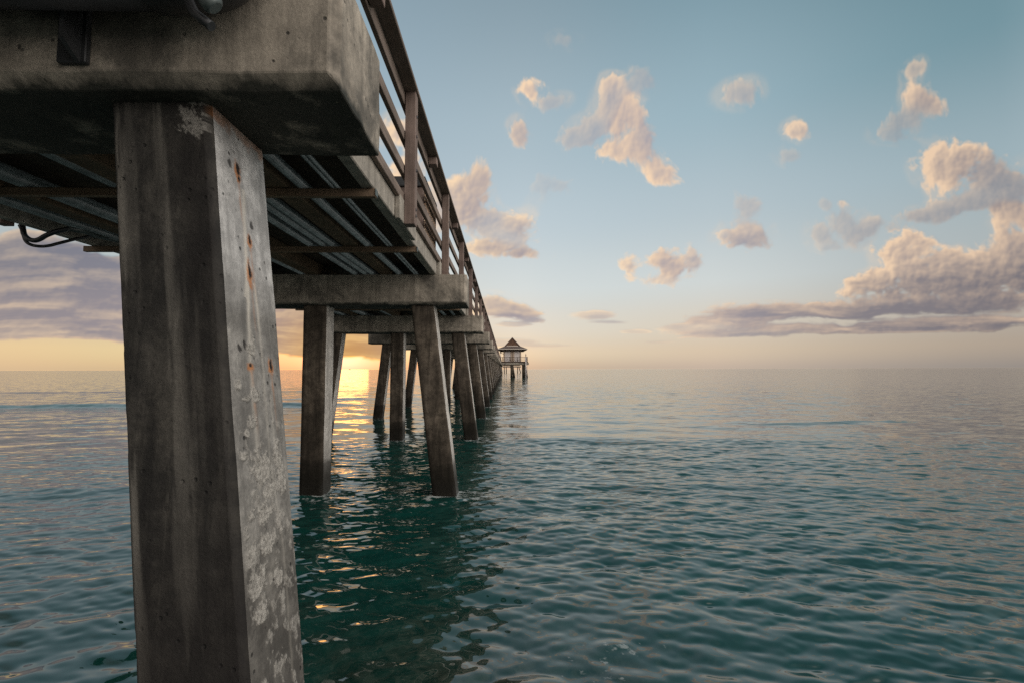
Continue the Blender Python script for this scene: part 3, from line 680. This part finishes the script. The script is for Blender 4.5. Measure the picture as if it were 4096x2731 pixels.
FEAT = [('rust',1.831,.816,.013,.029),('rust',1.833,.773,.009,.011),('rust',1.872,.531,.012,.026),('rust',1.844,.397,.012,.045),('rust',1.783,.015,.016,.012),('rust',1.931,.022,.013,.027),
('hole',1.713,.082,.010,.013),('hole',1.754,.098,.012,.019),('hole',1.778,.819,.016,.018),('hole',1.897,.6,.014,.02),
('crust',1.665,.139,.02,.021),('crust',1.797,.085,.027,.03),('crust',1.632,-.004,.007,.007),('crust',1.68,-.054,.02,.02),('crust',1.721,-.108,.028,.008),('crust',1.786,-.101,.027,.024),
('crust',1.751,-.201,.031,.024),('crust',1.704,-.232,.014,.013),('crust',1.639,-.289,.009,.021),('crust',1.671,-.309,.02,.015),('crust',1.774,-.372,.068,.059),('crust',1.911,-.355,.037,.05),
('crust',1.916,-.438,.033,.057),('crust',1.817,-.47,.04,.027),('crust',1.625,-.58,.029,.025),('crust',1.643,-.658,.048,.039),('crust',1.757,-.647,.048,.035),('crust',1.666,-.756,.055,.043),
('crust',1.593,-.715,.025,.038),('crust',1.768,-.539,.045,.035),('crust',1.686,-.522,.025,.025),('crust',1.81,-.787,.025,.034),('crust',1.686,-.862,.037,.031),('crust',1.87,-.6,.027,.036)]
b0 = thing('pile_bent', 'nearest concrete bent, its huge crusted pile filling the left foreground', 'pier support', (0, Y0, 0), 'concrete bents under the pier')
obj('pile_cap', cap_mesh(2, True), M_CAP, b0)
np_ = near_pile(b0)
np_.location = (0, -Y0+Y0, 0)
for k in (1, 2):
    px, lx, ly = PILES[k]
    V, F, mi, *_ = pile_geo(px, lx, ly, ZC0, -2.2, 90, 9, seed=40+k); V[:, 1] += PY
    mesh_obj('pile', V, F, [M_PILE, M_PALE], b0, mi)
NB = 42
far = None
for k in range(1, NB):
    y = Y0+SP*k
    if k < 12:
        lab = '%s concrete bent from the viewer, a flat cap on three square piles in the water' % ORD[k]
        if k == 1: lab = 'second concrete bent, its cap and two dark piles standing in full view'
    else: lab = 'small distant concrete bent lost in the row under the far end of the pier'
    if k <= 2: t = make_bent(lab, True, 10+k)
    elif far is None: far = t = make_bent(lab, False, 20)
    else: t = copy_tree(far); t['label'] = lab
    t.location = (0, y, 0)

# ------------------------------------------------------------------ deck
YA, YB = -6.0, 231.
deck = thing('pier_deck', 'long straight concrete pier deck running out to sea on its bents', 'pier deck', (0, 0, 0))
Zf0 = EYE+1.476; Zf1 = EYE+1.74
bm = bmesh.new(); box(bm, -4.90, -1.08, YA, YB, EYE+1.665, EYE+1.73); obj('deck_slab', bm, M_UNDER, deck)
for xo, xi in ((-1.062, -1.165), (-4.93, -4.827)):
    bm = bmesh.new()
    k = 0
    ys = [YA]+[Y0+SP*j+CD/2 for j in range(0, NB)]+[YB]
    for a, b in zip(ys, ys[1:]):
        if b-a > .1: box(bm, min(xo, xi), max(xo, xi), a+.004, b-.004, Zf0, Zf1, .008)
    obj('fascia_beam', bm, M_FASC, deck)
for xc, w in ((-1.845, .19), (-2.995, .2), (-4.14, .19)):
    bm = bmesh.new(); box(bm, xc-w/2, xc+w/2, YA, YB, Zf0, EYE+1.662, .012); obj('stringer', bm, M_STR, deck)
PS = SP/2; PY0 = 4.52
posts = [PY0+PS*k for k in range(-2, 84)]
for y in posts:
    if y > 120: break
    bm = bmesh.new(); box(bm, -1.0585, -1.006, y-.17, y+.62, EYE+1.46, EYE+1.70, .006); obj('spacer_block', bm, M_FASC, deck)

# ------------------------------------------------------------------ railings
def railing(label, sgn, xref, proto_posts, detail):
    """sgn +1: outer side faces +x.  x = xref + sgn*(offset towards the sea)"""
    t = thing('railing', label, 'railing')
    def bx(bm, a, b, *r): box(bm, min(xref+sgn*a, xref+sgn*b), max(xref+sgn*a, xref+sgn*b), *r)
    bm = bmesh.new()                                     # planks of the flat top, butted over the posts
    ys = [posts[0]-1.4]+[q+.06 for q in posts[1::2]]+[YB]
    for a, b in zip(ys, ys[1:]): bx(bm, -.14, .02, a+.003, b-.003, EYE+2.84, EYE+2.878, .005)
    obj('top_plank', bm, M_WOODY, t)
    for z0, z1 in ((2.705, 2.838), (2.335, 2.44), (1.975, 2.082), (1.68, 1.776)):
        bm = bmesh.new()
        for a, b in zip(ys, ys[1:]): bx(bm, -.157, -.113, a+.003, b-.003, EYE+z0, EYE+z1, .005)
        obj('rail', bm, M_WOODY, t)
    pm = None
    for k, y in enumerate(posts):
        if pm is None:
            bm = bmesh.new(); bx(bm, -.106, 0, 0, .125, EYE+1.456, EYE+2.839, .007, 2); o = obj('post', bm, M_WOODZ, t); pm = o
            bm = bmesh.new(); bx(bm, -.108, .0, .0, .12, EYE+2.735, EYE+2.838, .005); cl = obj('cleat', bm, M_WOODZ, t)
            o.location = (0, y, 0); cl.location = (0, y+PS/2+.06, 0)
        else:
            o = pm.copy(); COL.objects.link(o); o.location = (0, y, 0)
            c = cl.copy(); COL.objects.link(c); c.location = (0, y+PS/2+.06, 0)
        if detail and 1 <= k <= 4:
            for z in (2.60, 2.39, 2.03, 1.62, 1.555):
                bm = bmesh.new()
                tube(bm, [(xref-.004, .062, EYE+z), (xref+.004, .062, EYE+z), (xref+.009, .062, EYE+z)], [.017, .017, .010], 10)
                obj('bolt', bm, M_BOLT, o)
    return t
railing('brown wooden pier railing with flat top plank on the near open side', 1, -.9, posts, True)
railing('brown wooden pier railing on the far side behind the deck', -1, -5.09, posts, False)

# ------------------------------------------------------------------ pipes, hangers, cables under the deck
def pipe(x, z, r, label, y0=2.2, y1=101., m=None, grp='pipes under the pier deck'):
    bm = bmesh.new(); pts = [(x, y0, z), (x, y1, z)]
    tube(bm, pts, r, 16); o = obj('pipe', bm, m or M_PIPE)
    return tag(o, label, 'pipe', grp)
zb = EYE+1.475
pipe(-1.66, zb+.042, .042, 'teal grey pipe between the two right-hand concrete stringers under the deck')
pipe(-1.405, zb+.02, .016, 'thin left conduit of the close pair nearest the open deck edge')
pipe(-1.365, zb+.02, .016, 'thin right conduit of the close pair nearest the open deck edge')
pipe(-2.08, zb+.044, .044, 'right pipe of the three side by side left of the brown stringer')
pipe(-2.19, zb+.044, .044, 'middle pipe of the three side by side under the deck')
pipe(-2.35, zb+.044, .044, 'left pipe of the three side by side under the deck')
pipe(-3.17, zb+.05, .05, 'teal grey pipe beside the middle stringer left of the big pile')
pipe(-3.90, zb+.065, .065, 'thickest teal grey pipe under the left half of the deck')
pipe(-4.47, zb+.055, .055, 'grey conduit by the left deck edge where black cables join it', 2.2, 101)
hang = None
hl = ['nearest timber pipe hanger across the deck underside', 'second timber pipe hanger, short of the second bent', 'third timber pipe hanger, just past the second bent', 'fourth timber pipe hanger beyond the second bent']
k = 0
for b in range(0, 18):
    for off in (2.12, 3.89):
        y = Y0+b*SP+off
        lab = hl[k] if k < 4 else 'timber pipe hanger lost in the dark under the distant deck'
        if hang is None:
            bm = bmesh.new(); box(bm, -5.01, -1.05, -.02, .03, EYE+1.405, EYE+1.472, .004)
            hang = o = obj('pipe_hanger', bm, M_WOODX)
            bm = bmesh.new(); box(bm, -1.049, -1.044, -.03, .035, EYE+1.412, EYE+1.468); obj('end_plate', bm, M_CLAMP, o)
        else: o = copy_tree(hang)
        o.location = (0, y, 0); tag(o, lab, 'pipe hanger', 'timber pipe hangers under the deck'); k += 1
for nm, P, r in (('upper looped black cable hanging off the left deck edge', [(-4.98, 4.713, 1.50), (-4.97, 4.713, 1.447), (-4.95, 4.711, 1.391), (-4.90, 4.707, 1.346), (-4.85, 4.716, 1.333), (-4.80, 4.721, 1.35), (-4.72, 4.705, 1.385), (-4.62, 4.714, 1.43), (-4.5, 4.723, 1.462)], .024),
                 ('lower looped black cable sagging deepest off the left deck edge', [(-5.03, 4.735, 1.50), (-5.0, 4.735, 1.441), (-4.97, 4.744, 1.34), (-4.93, 4.764, 1.301), (-4.88, 4.812, 1.298), (-4.8, 4.827, 1.311), (-4.75, 4.855, 1.34), (-4.62, 4.908, 1.402), (-4.5, 4.979, 1.46)], .016)):
    bm = bmesh.new(); tube(bm, [q+Vector((0, 0, EYE)) for q in spline(P, 6)], r, 12)
    o = tag(obj('cable', bm, M_RUBB), nm, 'cable', 'black cables at the left deck edge')
    q = P[-1]; bm = bmesh.new(); tube(bm, [(q[0], q[1]-.02, EYE+q[2]), (q[0]+.02, q[1]+.12, EYE+1.475), (q[0]+.03, q[1]+.4, EYE+1.49)], r*1.25, 10)
    obj('cable_gland', bm, M_CLAMP, o)
# drain pipe, clamp and bracket against the nearest cap
t = thing('drain_pipe', 'fat dark drain pipe along the top of the nearest cap', 'pipe', (0, 0, 0))
bm = bmesh.new(); tube(bm, [(-4.4, 1.40, EYE+1.300), (-1.12, 1.40, EYE+1.300)], .13, 24); obj('run', bm, M_DARKM, t)
bm = bmesh.new(); tube(bm, spline([(-1.14, 1.40, EYE+1.300), (-.99, 1.40, EYE+1.308), (-.915, 1.40, EYE+1.36), (-.90, 1.40, EYE+1.46)], 6), .142, 24); obj('elbow', bm, M_DARKM, t)
t = thing('pipe_clamp', 'small teal grey clamp hooked in front of the dark drain pipe', 'pipe clamp', (0, 0, 0))
bm = bmesh.new(); tube(bm, spline([(-0.925, 1.22, EYE+1.20), (-0.880, 1.22, EYE+1.13), (-0.845, 1.23, EYE+1.06), (-0.815, 1.245, EYE+1.02)], 5), [.020]*6+[.024]*5+[.028]*4+[.02], 12); obj('body', bm, M_CLAMP, t)
bm = bmesh.new(); tube(bm, [(-0.887, 1.22, EYE+1.142), (-0.871, 1.22, EYE+1.115)], .030, 12); obj('band', bm, M_DARKM, t)
bm = bmesh.new(); tube(bm, [(-0.925, 1.26, EYE+1.10), (-0.895, 1.275, EYE+1.03), (-0.845, 1.275, EYE+.99)], .014, 8); obj('hook', bm, M_DARKM, t)
t = thing('angle_bracket', 'dark steel angle bracket fixed upright on the nearest cap face', 'bracket', (0, 0, 0))
bm = bmesh.new(); box(bm, -1.545, -1.445, 1.535, 1.556, EYE+1.06, EYE+1.5, .003); obj('plate', bm, M_DARKM, t)
bm = bmesh.new()
vs = [bm.verts.new(q) for q in ((-1.475, 1.535, EYE+1.055), (-1.460, 1.535, EYE+1.055), (-1.475, 1.47, EYE+1.10), (-1.460, 1.47, EYE+1.10), (-1.475, 1.535, EYE+1.5), (-1.460, 1.535, EYE+1.5), (-1.475, 1.47, EYE+1.5), (-1.460, 1.47, EYE+1.5))]
for f in ((0, 1, 3, 2), (2, 3, 7, 6), (0, 2, 6, 4), (1, 5, 7, 3), (4, 6, 7, 5), (0, 4, 5, 1)): bm.faces.new([vs[i] for i in f])
obj('flange', bm, M_DARKM, t)

# ------------------------------------------------------------------ bin on the deck behind the rails
m, nt, bs = mat('pebble_panel'); n = N(nt); vo = n.new('ShaderNodeTexVoronoi'); vo.inputs['Scale'].default_value = 48; n.link(n.vec(), vo.inputs['Vector'])
sx = n.new('ShaderNodeSeparateColor'); n.link(vo.outputs['Color'], sx.inputs[0])
n.link(n.mix(n.ramp(vo.outputs['Distance'], [(.25, 0.), (.55, 1.)]), n.ramp(sx.outputs[0], [(0., (.42, .24, .14)), (.5, (.62, .42, .27)), (1., (.80, .66, .50))]), (.05, .032, .022)), bs.inputs['Base Color'])
bs.inputs['Roughness'].default_value = .75; n.link(n.bump(vo.outputs['Distance'], -.9, .01), bs.inputs['Normal'])
M_PEB = m
t = thing('litter_bin', 'square brown litter bin with pebbled side panels standing behind the rails', 'litter bin', (-1.43, 6.76, EYE+1.73))
bm = bmesh.new(); box(bm, -.31, .31, -.53, .53, .0, .80, .01); obj('body', bm, M_WOODZ, t)
for sx_ in (.312, -.332):
    bm = bmesh.new(); box(bm, sx_, sx_+.02, -.50, .50, .03, .76, .004); obj('pebble_panel', bm, M_PEB, t)
bm = bmesh.new(); box(bm, -.34, .34, -.56, .56, .80, .945, .02, 2); obj('lid', bm, M_DARKM, t)

# ------------------------------------------------------------------ hut and its platform
HY = 104.
M_WALL = plain('cream_wall_paint', (.62, .56, .52), .7, 0, .12); M_TAN = plain('tan_wall_panel', (.42, .32, .24), .7, 0, .15)
M_SHING = wood('roof_shingle', (.10, .075, .065), (.19, .145, .125), 'x'); M_TRIM = plain('pale_roof_trim', (.55, .48, .40), .6, 0, .1)
M_GABLE = wood('gable_boards', (.10, .055, .035), (.18, .10, .065), 'z'); M_BROWN = wood('platform_wood', (.045, .028, .02), (.095, .06, .042), 'x')
hp = thing('hut_platform', 'side platform on piles carrying the far hut, right of the pier', 'platform', (0, HY, 0))
bm = bmesh.new(); box(bm, -.9, 5.44, 0, 8.2, EYE+1.475, EYE+1.72, .01); obj('deck_slab', bm, M_BROWN, hp)
for yy in (.05, 7.2):
    bm = bmesh.new(); box(bm, -.62, 5.66, yy, yy+.54, EYE+.94, EYE+1.47, .04); obj('pile_cap', bm, M_CAP, hp)
    for px, lx in ((1.56, 0.), (1.74, .15), (4.38, 0.), (4.66, .15)):
        V, F, mi, *_ = pile_geo(px, lx, 0, EYE+.94, -2.2, 12, 3, w=.38, seed=7); V[:, 1] += yy+.08+(.4 if lx else 0)*0
        if lx: V[:, 1] += .39
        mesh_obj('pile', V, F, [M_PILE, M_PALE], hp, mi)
for px in (1.62, 4.42):
    bm = bmesh.new(); tube(bm, [(px+.15, .3, -.2), (px+.15, .3, .18), (px+.15, .3, .32)], [.31, .30, .2], 10); obj('pile_collar', bm, M_PILE, hp)
hr = thing('railing', 'dark brown railing along the front and side of the hut platform', 'railing', (0, HY, 0))
for z0, z1, w in ((2.66, 2.75, .16), (2.33, 2.40, .05), (2.02, 2.09, .05)):
    bm = bmesh.new(); box(bm, -.86, 5.42, .02, .02+w, EYE+z0, EYE+z1); obj('rail', bm, M_BROWN, hr)
    bm = bmesh.new(); box(bm, 5.42-w, 5.42, .19, 8.1, EYE+z0, EYE+z1); obj('rail', bm, M_BROWN, hr)
pm = None
for (x, y) in [(x, .08) for x in (-.8, -.35, 1.36, 3.05, 4.85, 5.3)]+[(5.3, y) for y in (1.6, 3.2, 4.8, 6.4, 8.0)]:
    if pm is None:
        bm = bmesh.new(); box(bm, -.06, .06, -.06, .06, EYE+1.72, EYE+2.66); pm = o = obj('post', bm, M_BROWN, hr)
    else: o = pm.copy(); COL.objects.link(o)
    o.location = (x, y, 0)
hut = thing('pier_hut', 'small cream hut with a steep two-tier brown roof on the far platform', 'hut', (1.93, HY+3.6, EYE+1.72))
bm = bmesh.new(); box(bm, -2.06, 2.0, -2., 2., 0, 2.62); obj('wall', bm, M_WALL, hut)
for x0, x1 in ((-2.09, -1.74), (-.42, .46), (1.72, 2.03)):
    bm = bmesh.new(); box(bm, x0, x1, -2.06, -1.99, 0, 2.5, .01); obj('wall_panel', bm, M_TAN, hut)
bm = bmesh.new(); box(bm, -2.09, 2.03, -2.075, -2.003, 2.35, 2.63); obj('wall_plate', bm, M_BROWN, hut)
bm = bmesh.new(); box(bm, -.03, .03, -2.09, -2.055, .1, 2.2); obj('door_post', bm, M_BROWN, hut)
def frust(bm, x0, x1, y0, y1, z0, a0, a1, c0, c1, z1):
    A = [bm.verts.new(q) for q in ((x0, y0, z0), (x1, y0, z0), (x1, y1, z0), (x0, y1, z0))]; B = [bm.verts.new(q) for q in ((a0, c0, z1), (a1, c0, z1), (a1, c1, z1), (a0, c1, z1))]
    for i in range(4): bm.faces.new((A[i], A[(i+1) % 4], B[(i+1) % 4], B[i]))
    bm.faces.new(A[::-1]); bm.faces.new(B)
bm = bmesh.new(); frust(bm, -3.42, 3.42, -3.4, 3.4, 2.86, -1.72, 1.72, -1.7, 1.7, 3.58); rf = obj('lower_roof', bm, M_SHING, hut)
bm = bmesh.new()
for a in ((-3.46, 3.46, -3.46, -3.40), (-3.46, 3.46, 3.40, 3.46), (-3.46, -3.40, -3.40, 3.40), (3.40, 3.46, -3.40, 3.40)): box(bm, *a, 2.74, 2.875)
obj('fascia_trim', bm, M_TRIM, rf)
bm = bmesh.new(); frust(bm, -2.7, 2.7, -2.7, 2.7, 2.36, -3.36, 3.36, -3.36, 3.36, 2.74); obj('soffit', bm, M_BROWN, rf)
bm = bmesh.new()
g = [bm.verts.new(q) for q in ((-1.86, -1.75, 3.45), (1.86, -1.75, 3.45), (0, -1.75, 5.42), (-1.86, 1.75, 3.45), (1.86, 1.75, 3.45), (0, 1.75, 5.42))]
for f in ((0, 1, 2), (3, 5, 4), (0, 2, 5, 3), (1, 4, 5, 2), (0, 3, 4, 1)): bm.faces.new([g[i] for i in f])
uf = obj('upper_roof', bm, M_GABLE, hut)
bm = bmesh.new()
for sg in (-1, 1):
    vs = [bm.verts.new((sg*x, y, z)) for y in (-1.86, -1.76) for x, z in ((1.98, 3.40), (1.78, 3.44), (0, 5.36), (0, 5.60))]
    for f in ((0, 1, 2, 3), (4, 7, 6, 5), (0, 3, 7, 4), (1, 5, 6, 2), (0, 4, 5, 1)): bm.faces.new([vs[i] for i in f])
obj('barge_board', bm, M_SHING, uf)
bm = bmesh.new(); box(bm, -1.34, 1.34, -1.85, -1.752, 3.52, 3.66); obj('gable_trim', bm, M_TRIM, uf)
t = thing('riser_pole', 'slim pale pole with ladder rungs at the right corner of the hut platform', 'pole', (4.96, HY-.20, 0))
bm = bmesh.new(); tube(bm, [(0, 0, -1.5), (0, 0, EYE+2.72)], .095, 12); obj('pole', bm, M_WALL, t)
bm = bmesh.new(); tube(bm, [(0, 0, EYE+2.72), (0, 0, EYE+2.95), (0, 0, EYE+3.0), (0, 0, EYE+3.1), (0, 0, EYE+3.18), (0, 0, EYE+3.5)], [.06, .07, .13, .12, .06, .05], 10); obj('finial', bm, M_BROWN, t)
for z in (.35, 1.0, 1.65, 2.3):
    bm = bmesh.new(); tube(bm, [(-.14, 0, z), (.3, .0, z)], .035, 8); obj('rung', bm, M_BROWN, t)
bm = bmesh.new(); tube(bm, [(.27, 0, -.4), (.27, 0, EYE+1.6)], .03, 8); obj('side_rail', bm, M_BROWN, t)
t = thing('lamp_post', 'short post with a sloping arm just left of the hut', 'post', (-.78, HY+.9, EYE+1.72))
bm = bmesh.new(); tube(bm, [(0, 0, 0), (0, 0, 1.9)], .07, 10); obj('post', bm, M_WALL, t)
bm = bmesh.new(); tube(bm, [(0, 0, 1.85), (0, 0, 1.95), (0, 0, 2.2), (0, 0, 2.28)], [.05, .13, .12, .04], 10); obj('lamp_head', bm, M_BROWN, t)
bm = bmesh.new(); tube(bm, [(-.2, 0, 1.98), (.3, 0, 1.86), (.75, 0, 1.70)], .055, 8); obj('arm', bm, M_BROWN, t)
# pier head far behind the hut
ph = thing('far_platform', 'distant pier head on thin piles seen between the hut platform piles', 'platform', (0, 226, 0))
bm = bmesh.new(); box(bm, -.7, 8, 0, 12, EYE+1.75, EYE+2.0); obj('deck_slab', bm, M_BROWN, ph)
bm = bmesh.new(); box(bm, -.6, 8.4, 0, .6, EYE+.82, EYE+1.40); obj('pile_cap', bm, M_CAP, ph)
for x in (.2, .9, 1.5, 2.3, 2.9, 3.6):
    bm = bmesh.new(); box(bm, x, x+.22, .1, .5, EYE+1.40, EYE+1.75); obj('bearing_block', bm, M_BROWN, ph)
for px, lx in ((-.1, 0), (.85, .03), (3.0, .28), (6.5, 0), (7.2, .28)):
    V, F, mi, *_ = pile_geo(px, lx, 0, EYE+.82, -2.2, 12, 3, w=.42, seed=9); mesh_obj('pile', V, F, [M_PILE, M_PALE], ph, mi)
# a boat on the horizon
bt = thing('boat', 'tiny dark boat on the horizon under the sunset glow', 'boat', (-1010, 3000, 0))
bm = bmesh.new(); prof = [(-7, .0, .9, 1.6), (-4, 1.6, .3, 1.5), (2, 1.9, .2, 1.6), (5.5, 1.2, .4, 2.0), (7.5, .05, 1.6, 2.5)]
rings = []
for x, w, z0, z1 in prof: rings.append([bm.verts.new(q) for q in ((x, -w, z1), (x, -w*.6, z0-.6), (x, w*.6, z0-.6), (x, w, z1))])
for A, B in zip(rings, rings[1:]):
    for k in range(4): bm.faces.new((A[k], A[(k+1) % 4], B[(k+1) % 4], B[k]))
obj('hull', bm, M_DARKM, bt)
bm = bmesh.new(); box(bm, -3, 2.2, -1.2, 1.2, 1.5, 3.6, .2); obj('cabin', bm, M_DARKM, bt)
bm = bmesh.new(); tube(bm, [(-.5, 0, 3.6), (-.5, 0, 6.4)], .12, 6); obj('mast', bm, M_DARKM, bt)
